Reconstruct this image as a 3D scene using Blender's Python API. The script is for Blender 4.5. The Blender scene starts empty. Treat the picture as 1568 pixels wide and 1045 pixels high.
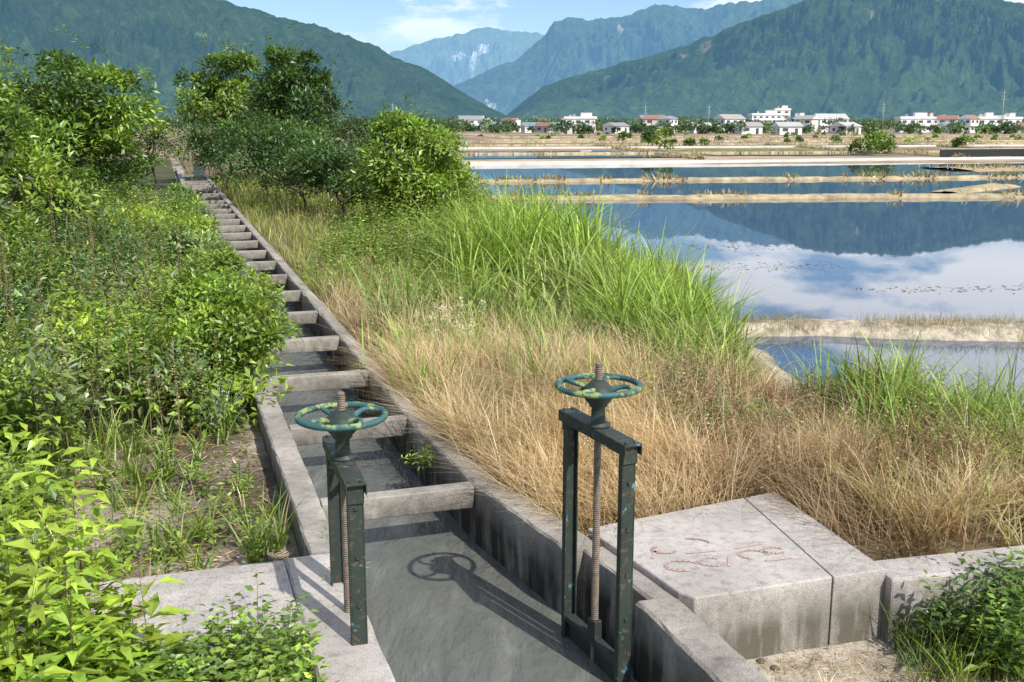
import bpy, math, numpy as np
from mathutils import Vector
rng=np.random.default_rng(11)
sc=bpy.context.scene
sc.view_settings.view_transform='Standard'
try: sc.view_settings.look='None'
except Exception: pass
sc.view_settings.exposure=0
COL=sc.collection
# ------------------------------------------------------------ helpers
def _hash(ix,iy,seed):
    n=(ix*374761393+iy*668265263+seed*1442695041)&0xffffffff
    n=((n^(n>>13))*1274126177)&0xffffffff
    n=n^(n>>16)
    return (n&0xffff)/65535.0
def vnoise(x,y,seed=0):
    x=np.asarray(x,float);y=np.asarray(y,float)
    ix=np.floor(x).astype(np.int64);iy=np.floor(y).astype(np.int64)
    fx=x-ix;fy=y-iy
    fx=fx*fx*(3-2*fx);fy=fy*fy*(3-2*fy)
    a=_hash(ix,iy,seed);b=_hash(ix+1,iy,seed);c=_hash(ix,iy+1,seed);d=_hash(ix+1,iy+1,seed)
    return (a*(1-fx)+b*fx)*(1-fy)+(c*(1-fx)+d*fx)*fy
def fbm(x,y,o=4,seed=0):
    s=0;w=1;t=0
    for i in range(o):
        s=s+w*vnoise(x*2**i,y*2**i,seed+i*17);t+=w;w*=.5
    return s/t
def sstep(x,a,b):
    t=np.clip((x-a)/(b-a),0,1);return t*t*(3-2*t)
def mesh_np(name,V,F,mat,C=None,smooth=False,parent=None):
    V=np.ascontiguousarray(V,dtype=np.float32);F=np.ascontiguousarray(F,dtype=np.int32)
    me=bpy.data.meshes.new(name)
    me.vertices.add(len(V));me.vertices.foreach_set('co',V.ravel())
    me.loops.add(F.size);me.loops.foreach_set('vertex_index',F.ravel())
    me.polygons.add(len(F));me.polygons.foreach_set('loop_start',np.arange(len(F),dtype=np.int32)*4)
    me.update(calc_edges=True)
    if C is not None:
        at=me.color_attributes.new('Col','FLOAT_COLOR','POINT')
        if C.shape[1]==3: C=np.hstack([C,np.ones((len(C),1))])
        at.data.foreach_set('color',np.ascontiguousarray(C,dtype=np.float32).ravel())
    me.polygons.foreach_set('use_smooth',np.full(len(F),smooth))
    me.materials.append(mat)
    ob=bpy.data.objects.new(name,me);COL.objects.link(ob)
    if parent: ob.parent=parent
    return ob
class Acc:
    def __init__(s): s.V=[];s.F=[];s.C=[];s.n=0
    def add(s,V,F,C):
        s.V.append(V);s.F.append(F+s.n);s.C.append(C);s.n+=len(V)
    def make(s,name,mat,parent=None,smooth=False):
        return mesh_np(name,np.vstack(s.V),np.vstack(s.F),mat,np.vstack(s.C),smooth,parent)
class B:   # polygon builder
    def __init__(s): s.v=[];s.f=[];s.m=[];s.sm=[]
    def face(s,pts,m=0,sm=False):
        n=len(s.v);s.v+= [tuple(p) for p in pts];s.f.append(list(range(n,n+len(pts))));s.m.append(m);s.sm.append(sm)
    def prism(s,poly,z0,z1,m=0):
        n=len(s.v);k=len(poly)
        s.v+=[(p[0],p[1],z0) for p in poly]+[(p[0],p[1],z1) for p in poly]
        s.f.append([n+i for i in range(k)][::-1]);s.f.append([n+k+i for i in range(k)])
        for i in range(k):
            j=(i+1)%k;s.f.append([n+i,n+j,n+k+j,n+k+i])
        s.m+=[m]*(k+2);s.sm+=[False]*(k+2)
    def box(s,c,h,ang=0,m=0):
        ca,sa=math.cos(ang),math.sin(ang)
        poly=[(c[0]+dx*h[0]*ca-dy*h[1]*sa,c[1]+dx*h[0]*sa+dy*h[1]*ca) for dx,dy in((-1,-1),(1,-1),(1,1),(-1,1))]
        s.prism(poly,c[2]-h[2],c[2]+h[2],m)
    def lathe(s,c,prof,seg=16,m=0,sm=True):
        n=len(s.v)
        for r,z in prof:
            for i in range(seg):
                a=2*math.pi*i/seg;s.v.append((c[0]+r*math.cos(a),c[1]+r*math.sin(a),c[2]+z))
        for j in range(len(prof)-1):
            for i in range(seg):
                k=(i+1)%seg;s.f.append([n+j*seg+i,n+j*seg+k,n+(j+1)*seg+k,n+(j+1)*seg+i]);s.m.append(m);s.sm.append(sm)
        s.f.append([n+i for i in range(seg)][::-1]);s.f.append([n+(len(prof)-1)*seg+i for i in range(seg)]);s.m+=[m,m];s.sm+=[False,False]
    def tube(s,pts,rad,seg=7,m=0,closed=False):
        n=len(s.v);N=len(pts);pts=[Vector(p) for p in pts]
        for i,p in enumerate(pts):
            if closed: t=pts[(i+1)%N]-pts[i-1]
            else: t=pts[min(i+1,N-1)]-pts[max(i-1,0)]
            t.normalize();u=t.cross(Vector((0,0,1)))
            if u.length<.05:u=Vector((1,0,0))
            u.normalize();w=t.cross(u)
            r=rad[i] if hasattr(rad,'__len__') else rad
            for k in range(seg):
                a=2*math.pi*k/seg;s.v.append(tuple(p+u*(r*math.cos(a))+w*(r*math.sin(a))))
        for i in range(N if closed else N-1):
            j=(i+1)%N
            for k in range(seg):
                l=(k+1)%seg;s.f.append([n+i*seg+k,n+i*seg+l,n+j*seg+l,n+j*seg+k]);s.m.append(m);s.sm.append(True)
    def make(s,name,mats,parent=None,bevel=0):
        me=bpy.data.meshes.new(name);me.from_pydata(s.v,[],s.f);me.update()
        me.polygons.foreach_set('material_index',s.m);me.polygons.foreach_set('use_smooth',s.sm)
        for m in mats: me.materials.append(m)
        ob=bpy.data.objects.new(name,me);COL.objects.link(ob)
        if parent: ob.parent=parent
        if bevel:
            b=ob.modifiers.new('bevel','BEVEL');b.width=bevel;b.segments=2;b.limit_method='ANGLE'
        return ob
def empty(name,loc=(0,0,0)):
    e=bpy.data.objects.new(name,None);e.empty_display_size=.2;COL.objects.link(e);return e
# ------------------------------------------------------------ materials
def newmat(name):
    m=bpy.data.materials.new(name);m.use_nodes=True;nt=m.node_tree
    for n in list(nt.nodes): nt.nodes.remove(n)
    out=nt.nodes.new('ShaderNodeOutputMaterial');return m,nt,out
def N(nt,t,**k):
    n=nt.nodes.new(t)
    for a,b in k.items(): setattr(n,a,b)
    return n
def ramp(nt,stops,interp='LINEAR'):
    r=nt.nodes.new('ShaderNodeValToRGB');r.color_ramp.interpolation=interp
    e=r.color_ramp.elements
    while len(e)<len(stops): e.new(.5)
    for i,(p,c) in enumerate(stops):
        e[i].position=p;e[i].color=(c[0],c[1],c[2],1) if hasattr(c,'__len__') else (c,c,c,1)
    return r
def noise(nt,scale,detail=4,rough=.55,vec=None):
    n=nt.nodes.new('ShaderNodeTexNoise');n.inputs['Scale'].default_value=scale;n.inputs['Detail'].default_value=detail;n.inputs['Roughness'].default_value=rough
    if vec is not None: nt.links.new(vec,n.inputs['Vector'])
    return n
def mix(nt,f,a,b,mode='MIX'):
    m=nt.nodes.new('ShaderNodeMixRGB');m.blend_type=mode
    for i,v in zip((0,1,2),(f,a,b)):
        if isinstance(v,(int,float)): m.inputs[i].default_value=v if i==0 else (v,v,v,1)
        elif isinstance(v,tuple): m.inputs[i].default_value=(v[0],v[1],v[2],1)
        else: nt.links.new(v,m.inputs[i])
    return m.outputs[0]
def bump(nt,h,strength,dist):
    b=nt.nodes.new('ShaderNodeBump');b.inputs['Strength'].default_value=strength;b.inputs['Distance'].default_value=dist
    nt.links.new(h,b.inputs['Height']);return b.outputs[0]
def pos(nt): return nt.nodes.new('ShaderNodeNewGeometry').outputs['Position']
def principled(nt,out,col,rough=.6,spec=.4,normal=None,metal=0):
    p=nt.nodes.new('ShaderNodeBsdfPrincipled')
    if isinstance(col,tuple): p.inputs['Base Color'].default_value=(*col,1)
    else: nt.links.new(col,p.inputs['Base Color'])
    if isinstance(rough,(int,float)): p.inputs['Roughness'].default_value=rough
    else: nt.links.new(rough,p.inputs['Roughness'])
    p.inputs['Specular IOR Level'].default_value=spec;p.inputs['Metallic'].default_value=metal
    if normal is not None: nt.links.new(normal,p.inputs['Normal'])
    nt.links.new(p.outputs[0],out.inputs[0]);return p
def leafmat(name,transl=.3,gloss=.05,grough=.4):
    m,nt,out=newmat(name)
    at=N(nt,'ShaderNodeAttribute',attribute_name='Col')
    d=nt.nodes.new('ShaderNodeBsdfDiffuse');nt.links.new(at.outputs['Color'],d.inputs[0])
    tr=nt.nodes.new('ShaderNodeBsdfTranslucent')
    c=mix(nt,1,at.outputs['Color'],(1.6,1.5,.55) if 'leaf' in name else (1.25,1.2,.9),'MULTIPLY');nt.links.new(c,tr.inputs[0])
    ms=nt.nodes.new('ShaderNodeMixShader');ms.inputs[0].default_value=transl
    nt.links.new(d.outputs[0],ms.inputs[1]);nt.links.new(tr.outputs[0],ms.inputs[2])
    g=nt.nodes.new('ShaderNodeBsdfGlossy');g.inputs['Roughness'].default_value=grough
    m2=nt.nodes.new('ShaderNodeMixShader');m2.inputs[0].default_value=gloss
    nt.links.new(ms.outputs[0],m2.inputs[1]);nt.links.new(g.outputs[0],m2.inputs[2]);nt.links.new(m2.outputs[0],out.inputs[0])
    return m
M_leaf=leafmat('leaf_green',.27,.05);M_grass=leafmat('grass_blade',.32,.03,.5)
def concretemat(name,light=(.42,.385,.34),dark=(.22,.20,.175),algae_shade=True):
    m,nt,out=newmat(name);P=pos(nt)
    n1=noise(nt,1.3,6,.65,P);n2=noise(nt,14,5,.7,P);n3=noise(nt,120,2,.6,P)
    r1=ramp(nt,[(.33,dark),(.62,light)]);nt.links.new(n1.outputs[0],r1.inputs[0])
    r2=ramp(nt,[(.3,.66),(.5,1.0),(.75,1.1)]);nt.links.new(n2.outputs[0],r2.inputs[0])
    c=mix(nt,1,r1.outputs[0],r2.outputs[0],'MULTIPLY')
    r3=ramp(nt,[(.3,.6),(.5,1),(.7,1.22)]);nt.links.new(n3.outputs[0],r3.inputs[0])
    c=mix(nt,.85,c,r3.outputs[0],'MULTIPLY')
    if algae_shade:
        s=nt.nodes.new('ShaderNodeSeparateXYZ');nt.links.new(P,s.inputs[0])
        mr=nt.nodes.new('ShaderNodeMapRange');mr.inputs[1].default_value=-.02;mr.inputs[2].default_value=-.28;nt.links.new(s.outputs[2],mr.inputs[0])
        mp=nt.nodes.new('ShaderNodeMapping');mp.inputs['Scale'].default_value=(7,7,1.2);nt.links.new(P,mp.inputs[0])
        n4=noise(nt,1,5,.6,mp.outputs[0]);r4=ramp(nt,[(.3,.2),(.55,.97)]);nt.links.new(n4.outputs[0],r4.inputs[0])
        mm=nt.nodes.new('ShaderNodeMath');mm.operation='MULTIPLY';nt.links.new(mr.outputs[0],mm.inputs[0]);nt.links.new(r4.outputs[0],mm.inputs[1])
        c=mix(nt,mm.outputs[0],c,(.035,.032,.025) if algae_shade=='dark' else (.12,.11,.085))  # dark tone paints canal wall shade into the colour along with the algae
    h=mix(nt,.5,n2.outputs[0],n3.outputs[0])
    principled(nt,out,c,.88,.2,bump(nt,h,.8,.014));return m
M_conc=concretemat('weathered_concrete',algae_shade='dark')
M_conc2=concretemat('pale_concrete',(.53,.49,.455),(.36,.33,.30))
def plain(name,col,rough=.7,spec=.3,var=.25,scale=3,bmp=0):
    m,nt,out=newmat(name);P=pos(nt);n=noise(nt,scale,6,.65,P)
    r=ramp(nt,[(.3,1-var),(.7,1+var)]);nt.links.new(n.outputs[0],r.inputs[0])
    c=mix(nt,1,col,r.outputs[0],'MULTIPLY');principled(nt,out,c,rough,spec,bump(nt,n.outputs[0],1,bmp) if bmp else None);return m
def paintmat(name,base,chip,rust,amt=.5):
    m,nt,out=newmat(name);P=pos(nt)
    n1=noise(nt,9,6,.65,P);n2=noise(nt,28,5,.7,P);n3=noise(nt,5,3,.5,P)
    b=mix(nt,n3.outputs[0],base,tuple(x*1.8 for x in base))
    r1=ramp(nt,[(amt,0),(amt+.05,1)]);nt.links.new(n1.outputs[0],r1.inputs[0])
    c=mix(nt,r1.outputs[0],b,chip)
    r2=ramp(nt,[(.56,0),(.62,1)]);nt.links.new(n2.outputs[0],r2.inputs[0])
    c=mix(nt,r2.outputs[0],c,rust)
    principled(nt,out,c,.55,.3,bump(nt,n2.outputs[0],.4,.004));return m
M_post=paintmat('dark_green_paint',(.025,.035,.029),(.12,.26,.29),(.11,.075,.05),.62)
M_wheel=paintmat('teal_wheel_paint',(.03,.085,.085),(.25,.33,.13),(.07,.04,.02),.52)
M_hub=paintmat('hub_paint',(.022,.032,.028),(.05,.13,.13),(.07,.05,.035),.62)
M_rust=plain('rusty_steel',(.20,.155,.12),.65,.4,.45,30)
M_bark=plain('bark',(.12,.09,.065),.9,.1,.3,8)
def watermat(name,col,rough,bs,bd,scale,stretch=(1,1,1),streak=0,ior=1.33):
    m,nt,out=newmat(name);P=pos(nt)
    mp=nt.nodes.new('ShaderNodeMapping');mp.inputs['Scale'].default_value=stretch;mp.inputs['Rotation'].default_value=(0,0,-.32);nt.links.new(P,mp.inputs[0])
    n=noise(nt,scale,5,.6,mp.outputs[0]);n2=noise(nt,.25,3,.5,P)
    c=mix(nt,n2.outputs[0],tuple(x*.85 for x in col),tuple(x*1.12 for x in col))
    if streak:
        n3=noise(nt,scale*.6,5,.55,mp.outputs[0]);r=ramp(nt,[(.35,.8),(.55,1.0),(.72,1.5)]);n3.inputs['Distortion'].default_value=.5
        nt.links.new(n3.outputs[0],r.inputs[0]);c=mix(nt,streak,c,r.outputs[0],'MULTIPLY')
    p=principled(nt,out,c,rough,.5,bump(nt,n.outputs[0],bs,bd));p.inputs['IOR'].default_value=ior;return m
M_canal=watermat('silty_canal_water',(.135,.14,.122),.14,1.0,.045,4.6,(1.9,.55,1),.8)
M_pond=watermat('pond_water_surface',(.05,.08,.145),.012,.05,.008,1.2,ior=1.42)
# ground
m,nt,out=newmat('ground_soil');M_ground=m
P=pos(nt);at=N(nt,'ShaderNodeAttribute',attribute_name='Col')
n1=noise(nt,5,7,.7,P);n2=noise(nt,45,3,.7,P)
r1=ramp(nt,[(.3,.6),(.7,1.3)]);nt.links.new(n1.outputs[0],r1.inputs[0]);r2=ramp(nt,[(.3,.65),(.7,1.3)]);nt.links.new(n2.outputs[0],r2.inputs[0])
c=mix(nt,1,at.outputs['Color'],r1.outputs[0],'MULTIPLY');c=mix(nt,1,c,r2.outputs[0],'MULTIPLY')
mp=nt.nodes.new('ShaderNodeMapping');mp.inputs['Scale'].default_value=(.018,.055,1);mp.inputs['Rotation'].default_value=(0,0,.16);nt.links.new(P,mp.inputs[0])
vo=nt.nodes.new('ShaderNodeTexVoronoi');vo.distance='CHEBYCHEV';vo.inputs['Scale'].default_value=1;vo.inputs['Randomness'].default_value=.75;nt.links.new(mp.outputs[0],vo.inputs['Vector'])
sp=nt.nodes.new('ShaderNodeSeparateColor');nt.links.new(vo.outputs['Color'],sp.inputs[0])
rf=ramp(nt,[(0,(.26,.20,.155)),(.18,(.38,.29,.20)),(.36,(.31,.235,.18)),(.5,(.43,.34,.24)),(.66,(.20,.21,.09)),(.78,(.36,.27,.20)),(.92,(.20,.17,.12))],'CONSTANT')
nt.links.new(sp.outputs[0],rf.inputs[0])
nf=noise(nt,.35,7,.7,P);rn=ramp(nt,[(.3,.5),(.7,1.25)]);nt.links.new(nf.outputs[0],rn.inputs[0])
cf=mix(nt,1,rf.outputs[0],rn.outputs[0],'MULTIPLY')
c=mix(nt,at.outputs['Alpha'],cf,c)
hh=mix(nt,.5,n1.outputs[0],n2.outputs[0])
principled(nt,out,c,.95,.1,bump(nt,hh,.7,.03))
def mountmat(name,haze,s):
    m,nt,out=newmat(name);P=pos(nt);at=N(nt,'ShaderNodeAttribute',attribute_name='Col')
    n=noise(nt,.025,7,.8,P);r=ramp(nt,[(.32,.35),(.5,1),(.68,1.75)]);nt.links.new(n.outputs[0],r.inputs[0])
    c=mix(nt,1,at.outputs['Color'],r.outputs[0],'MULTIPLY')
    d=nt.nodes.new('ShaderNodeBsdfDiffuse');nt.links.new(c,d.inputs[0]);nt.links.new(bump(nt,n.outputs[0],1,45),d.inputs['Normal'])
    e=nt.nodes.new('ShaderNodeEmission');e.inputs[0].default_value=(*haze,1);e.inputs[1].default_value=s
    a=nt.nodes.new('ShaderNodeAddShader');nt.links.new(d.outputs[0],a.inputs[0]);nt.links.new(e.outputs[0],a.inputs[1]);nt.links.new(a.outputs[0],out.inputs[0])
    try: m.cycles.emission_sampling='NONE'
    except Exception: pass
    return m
# ------------------------------------------------------------ canal frame
cx,cy=-.313,.950
OX=1.023
def ab2xy(a,b): return OX+a*cx+b*cy, a*cy-b*cx
def xy2ab(x,y): return (x-OX)*cx+y*cy,(x-OX)*cy-y*cx
def br(a): return np.interp(a,[-5,5.5,6.6,7.9,9.5,200],[1.62,1.56,1.42,1.22,1.14,1.14])
def shore(Y): return np.interp(Y,[0,13,14.5,17.3,19,26,40,52,100],[4.3,4.25,4.17,4.05,3.5,3.4,1.0,-2.2,-4.2])
def fline(X): return np.interp(X,[1.1,2.4,3.5,5,8],[5.84,6.26,6.43,6.78,7.5])
def frontdirt(X,Y): return np.minimum(sstep(X,1.0,1.15),1-sstep(Y-fline(X)-.17,-.06,.06))
def height(X,Y):
    X=np.asarray(X,float);Y=np.asarray(Y,float)
    a,b=xy2ab(X,Y)
    d=np.minimum(X-shore(Y)+.7*(fbm(X*.8,Y*.8,4,5)-.5),Y-12.6-.1*(X-4))
    t=sstep(d,-2.2,1.1)
    h=-.13-1.12*t
    m=sstep(Y-(99+.16*X),-1.5,1.5)*(X>shore(Y)-6)
    m=np.maximum(m,sstep(X,120,125))
    h=h*(1-m)+(-.9)*m
    fd=frontdirt(X,Y)*(b>1.7);h=h*(1-fd)+(-.47)*fd
    left=-.28+.12*(fbm(X*.6,Y*.6,3,9)-.5)+0*X
    h=np.where(b<.5,left,h)
    h=h+np.where((np.abs(b)<60)&(a<60),.06*(fbm(X*2.5,Y*2.5,4,3)-.5),0)
    h=np.where((b>-.1)&(b<br(a)+np.where(a<6.7,.2,.1))&(a<75),-1.25,h)
    return h
def geo(a,b,n): return np.geomspace(a,b,n)
A=np.concatenate([np.arange(-8,0,.5),np.arange(0,13,.12),np.arange(13,50,.35),np.arange(50,160,2),np.arange(160,620,12),geo(640,14000,30)])
Bb=np.concatenate([-geo(9000,52,22),np.arange(-50,-8,1.),np.arange(-8,-.3,.15),np.arange(-.3,2.2,.05),np.arange(2.2,12,.12),np.arange(12,50,.5),np.arange(50,420,7),geo(430,9000,22)])
AA,BB=np.meshgrid(A,Bb,indexing='ij')
X,Y=ab2xy(AA,BB);Z=height(X,Y)
n1_,n2_=AA.shape
idx=np.arange(n1_*n2_).reshape(n1_,n2_)
F=np.stack([idx[:-1,:-1],idx[:-1,1:],idx[1:,1:],idx[1:,:-1]],-1).reshape(-1,4)[:,::-1]
f1=fbm(X*.9,Y*.9,4,21)
def lerp(a,b,t): return np.asarray(a)*(1-t[...,None])+np.asarray(b)*t[...,None]
Cg=lerp((.13,.10,.06),(.24,.18,.11),f1)
Cg=np.where((BB<.3)[...,None],lerp((.13,.105,.08),(.36,.31,.25),sstep(fbm(X*1.3,Y*1.3,4,2),.38,.64)),Cg)
lv=((BB<-.3)&((AA>11)|(BB<-2.6)))[...,None];Cg=np.where(lv,lerp((.05,.06,.03),(.12,.12,.06),f1),Cg)
fdm=frontdirt(X,Y)*(BB>1.6)
Cg=Cg*(1-fdm[...,None])+lerp((.34,.29,.22),(.50,.45,.37),f1)*fdm[...,None]
sh=sstep(-Z,.62,.85)*(Y<60)*(BB>2)
Cg=Cg*(1-sh[...,None])+np.array((.42,.37,.29))*sh[...,None]
wet=sstep(-Z,.93,1.0)*(Y<95);Cg=Cg*(1-.6*wet[...,None])
alpha=1-sstep(np.maximum(Y-(99+.16*X),np.abs(X)-90),-2,3)
Cc=np.concatenate([Cg,alpha[...,None]],-1).reshape(-1,4)
mesh_np('ground',np.stack([X,Y,Z],-1).reshape(-1,3),F,M_ground,Cc,True)
# ------------------------------------------------------------ water sheets
def flat(name,poly,z,mat):
    b=B();b.face([(x,y,z) for x,y in poly]);return b.make(name,[mat])
al=[-6,0,3,5.5,6.6,7.9,9.5,30,74]
poly=[ab2xy(a,-.03) for a in al]
polyr=[ab2xy(a,float(br(a))+.05) for a in al][::-1]
flat('canal_water',(polyr[::-1]+poly[::-1]),-.50,M_canal)
flat('pond_water',[(0,12),(60,12),(119,12),(119,116),(40,107),(0,101),(-9,99.5),(-9,60),(-5,45)],-1.0,M_pond)
b=B();b.face([(-6,112,-.82),(21,118,-.82),(19,150,-.82),(-9,142,-.82)]);b.face([(60,135,-.82),(90,142,-.82),(88,154,-.82),(58,147,-.82)]);b.face([(24,124,-.82),(44,128,-.82),(42,144,-.82),(23,140,-.82)]);b.make('flooded_paddy',[M_pond])
# ------------------------------------------------------------ canal walls
def wallstrip(name,a0,a1,fin,fout,ztop,zbot,parent,mat,step=.12):
    n=max(3,int((a1-a0)/step));aa=np.linspace(a0,a1,n)
    V=[]
    for i,a in enumerate(aa):
        bi=fin(a);bo=fout(a);sgn=1 if bo>bi else -1;j=lambda k:(rng.random()-.5)*k
        ch=.03 if rng.random()<.1 else 0
        sec=[(bi,zbot),(bi+j(.006),ztop-.10),(bi+j(.010),ztop-.016-ch*.6+j(.008)),(bi+sgn*(.016+ch+j(.012)),ztop+j(.003)),(bi+(bo-bi)*.5,ztop+.001+j(.005)),(bo-sgn*(.016+j(.012)),ztop+j(.003)),(bo+j(.010),ztop-.016+j(.008)),(bo,zbot)]
        for bb,z in sec:
            x,y=ab2xy(a,bb);V.append((x,y,z))
    k=8;Fq=[]
    for i in range(n-1):
        for q in range(k-1): Fq.append([i*k+q,i*k+q+1,(i+1)*k+q+1,(i+1)*k+q])
    for e in(0,n-1): Fq+= [[e*k,e*k+1,e*k+6,e*k+7],[e*k+1,e*k+2,e*k+5,e*k+6],[e*k+2,e*k+3,e*k+4,e*k+5]]
    return mesh_np(name,np.array(V),np.array(Fq),mat,None,False,parent)
canal=empty('irrigation_canal')
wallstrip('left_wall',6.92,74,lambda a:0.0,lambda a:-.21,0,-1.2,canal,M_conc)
wallstrip('left_gate_wall',-5,6.9,lambda a:0.0,lambda a:-.38,.0,-1.2,canal,M_conc2)
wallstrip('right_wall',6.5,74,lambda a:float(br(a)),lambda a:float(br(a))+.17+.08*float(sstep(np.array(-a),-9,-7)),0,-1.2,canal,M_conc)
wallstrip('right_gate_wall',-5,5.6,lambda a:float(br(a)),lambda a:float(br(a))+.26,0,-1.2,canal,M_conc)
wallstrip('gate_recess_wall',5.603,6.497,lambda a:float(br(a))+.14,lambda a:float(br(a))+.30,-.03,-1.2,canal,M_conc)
a=7.95;k=0
while a<60:
    b=B();bl,brr=0.005,float(br(a))-.005
    w=.072+rng.uniform(-.008,.008);da=rng.uniform(-.02,.02)
    p=[ab2xy(a-w,bl),ab2xy(a-w+da,brr),ab2xy(a+w+da,brr),ab2xy(a+w,bl)]
    zt=-.012+(rng.random()-.5)*.012
    b.prism(p,zt-.18,zt)
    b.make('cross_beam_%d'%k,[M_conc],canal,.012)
    a+=2.08;k+=1
# slabs
b=B()
p=[ab2xy(5.6,-.383),ab2xy(6.9,-.383),ab2xy(6.93,-2.2),ab2xy(6.0,-2.3),ab2xy(5.75,-.9)]
b.prism(p,-.6,-.004);b.make('concrete_apron',[M_conc2],None,.012)
slab=empty('culvert_slab')
a5=ab2xy(5.62,float(br(5.62))+.30);a6=ab2xy(6.49,float(br(6.49))+.305)
b=B()
b.prism([(1.10,5.84),(2.02,6.14),(1.77,7.57),(.53,6.95),(a6[0],a6[1]),(a5[0],a5[1])],-.9,.008);b.make('slab_top',[M_conc2],slab,.012)
b=B();b.prism([(2.028,6.143),(2.40,6.262),(2.04,7.71),(1.778,7.575)],-.9,.005);b.make('slab_edge_strip',[M_conc2],slab,.008)
b=B()
wp=[(2.41,6.18),(3.5,6.43),(5,6.78),(8,7.5)];wq=[(8,7.83),(5,7.1),(3.5,6.75),(2.36,6.48)]
b.prism(wp+wq,-.9,-.03);b.make('retaining_wall',[M_conc2],None,.02)
M_red=plain('faded_red_paint',(.48,.35,.31),.8,.2,.2,25)
b=B()
def stroke(pts,w=.011):
    pts=[Vector((p[0],p[1],.0125)) for p in pts]
    for i in range(len(pts)-1):
        d=(pts[i+1]-pts[i]);d.normalize();nrm=Vector((-d.y,d.x,0))*w*rng.uniform(.6,1.3);e=d*w*.4
        b.face([tuple(pts[i]-nrm-e),tuple(pts[i+1]-nrm+e*0),tuple(pts[i+1]+nrm+e*0),tuple(pts[i]+nrm-e)])
def arc(cxx,cyy,r,a0,a1,sx=1.):
    stroke([(cxx+sx*r*math.cos(t),cyy+r*math.sin(t)) for t in np.linspace(a0,a1,14)])
for (x,y,r,s,e) in [(1.10,6.30,.08,0.4,5.0),(1.30,6.36,.06,1,6.2),(1.02,6.56,.06,2,6),(1.60,6.48,.07,0,4.5),(1.75,6.55,.05,.5,6),(1.22,6.66,.09,.2,1.8)]: arc(x,y,r,s,e,1.4)
for l in ([(1.16,6.50),(1.36,6.54)],[(1.40,6.30),(1.44,6.46)],[(1.5,6.58),(1.7,6.66)],[(.92,6.42),(.98,6.60)],[(1.66,6.38),(1.84,6.43)]): stroke(l)
b.make('painted_marking',[M_red])
# ------------------------------------------------------------ sluice gates
def gate(pn,pf,ztop,wz,rot,name='sluice_gate'):
    g=empty(name)
    pn=Vector((*pn,0));pf=Vector((*pf,0));d=(pn-pf);Lg=d.length;ang=math.atan2(d.y,d.x);d.normalize();c=(pn+pf)/2
    nrm=Vector((-d.y,d.x,0))
    for nm,p,sg in(('near_post',pn,-1),('far_post',pf,1)):
        b=B();H=(ztop+.75)/2;zc=ztop-H
        b.box((p.x,p.y,zc),(.004,.036,H),ang)
        for s in(-1,1):
            o=p+nrm*(s*.040)+d*(sg*.018)
            b.box((o.x,o.y,zc),(.023,.0038,H),ang)
        for z in np.arange(-.05,ztop-.1,.28):
            o=p+d*(-sg*.009);b.box((o.x,o.y,z),(.006,.010,.010),ang)
        b.box(((p-d*sg*.012).x,(p-d*sg*.012).y,ztop-.06),(.006,.045,.05),ang)
        b.make(nm,[M_post],g,.002)
    b=B()
    hl=Lg/2+.05
    b.box((c.x,c.y,ztop+.006),(hl,.05,.006),ang)
    for s in(-1,1):
        o=c+nrm*(s*.053);b.box((o.x,o.y,ztop-.022),(hl,.0035,.034),ang)
    for s in(-1,1):
        o=c+d*s*(hl-.03)
        for u in(-1,1):
            q=o+nrm*u*.03;b.lathe((q.x,q.y,ztop+.012),[(.012,0),(.012,.012)],6,0,False)
    b.make('top_beam',[M_post],g,.002)
    b=B();hz=wz-ztop-.012
    b.lathe((c.x,c.y,ztop+.012),[(.075,0),(.075,.014),(.045,.022),(.04,hz*.45),(.055,hz*.5),(.058,hz*.56),(.075,hz*.62),(.105,hz*.85),(.11,hz*.9),(.07,hz+.0),(.045,hz+.03),(.03,hz+.035)],20)
    b.make('bearing_pedestal',[M_hub],g)
    b=B();pr=[];z=-.62
    while z<wz+.135:
        pr+=[(.0235,z),(.0235,z+.005),(.018,z+.0075),(.018,z+.0105)];z+=.013
    pr.append((.016,z));b.lathe((c.x,c.y,0),pr,12,0,True);b.make('screw_rod',[M_rust],g)
    b=B();R=.243
    b.tube([(c.x+R*math.cos(t),c.y+R*math.sin(t),wz) for t in np.linspace(0,2*math.pi,49)[:-1]],.0185,10,0,True)
    for k in range(4):
        t0=rot+k*math.pi/2;pts=[];rad=[]
        for i in range(9):
            s=i/8;r=.05+s*(R-.055);t=t0+.35*math.sin(s*math.pi)
            pts.append((c.x+r*math.cos(t),c.y+r*math.sin(t),wz-.035*(1-s)**2-.0+.012*math.sin(s*math.pi)));rad.append(.018-.005*s)
        b.tube(pts,rad,8)
    b.make('hand_wheel',[M_wheel],g)
    b=B();o=c
    b.box((o.x,o.y,-.60),(Lg/2-.03,.012,.22),ang)
    b.box((o.x,o.y,-.36),(Lg/2-.035,.035,.02),ang)
    b.box((o.x,o.y,-.28),(.04,.03,.06),ang)
    b.make('gate_leaf',[M_hub],g,.003)
    return g
gate((-.835,5.28),(-1.085,6.07),.93,1.19,.5)
gate((.665,5.68),(.365,6.36),1.02,1.28,.9)
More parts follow.
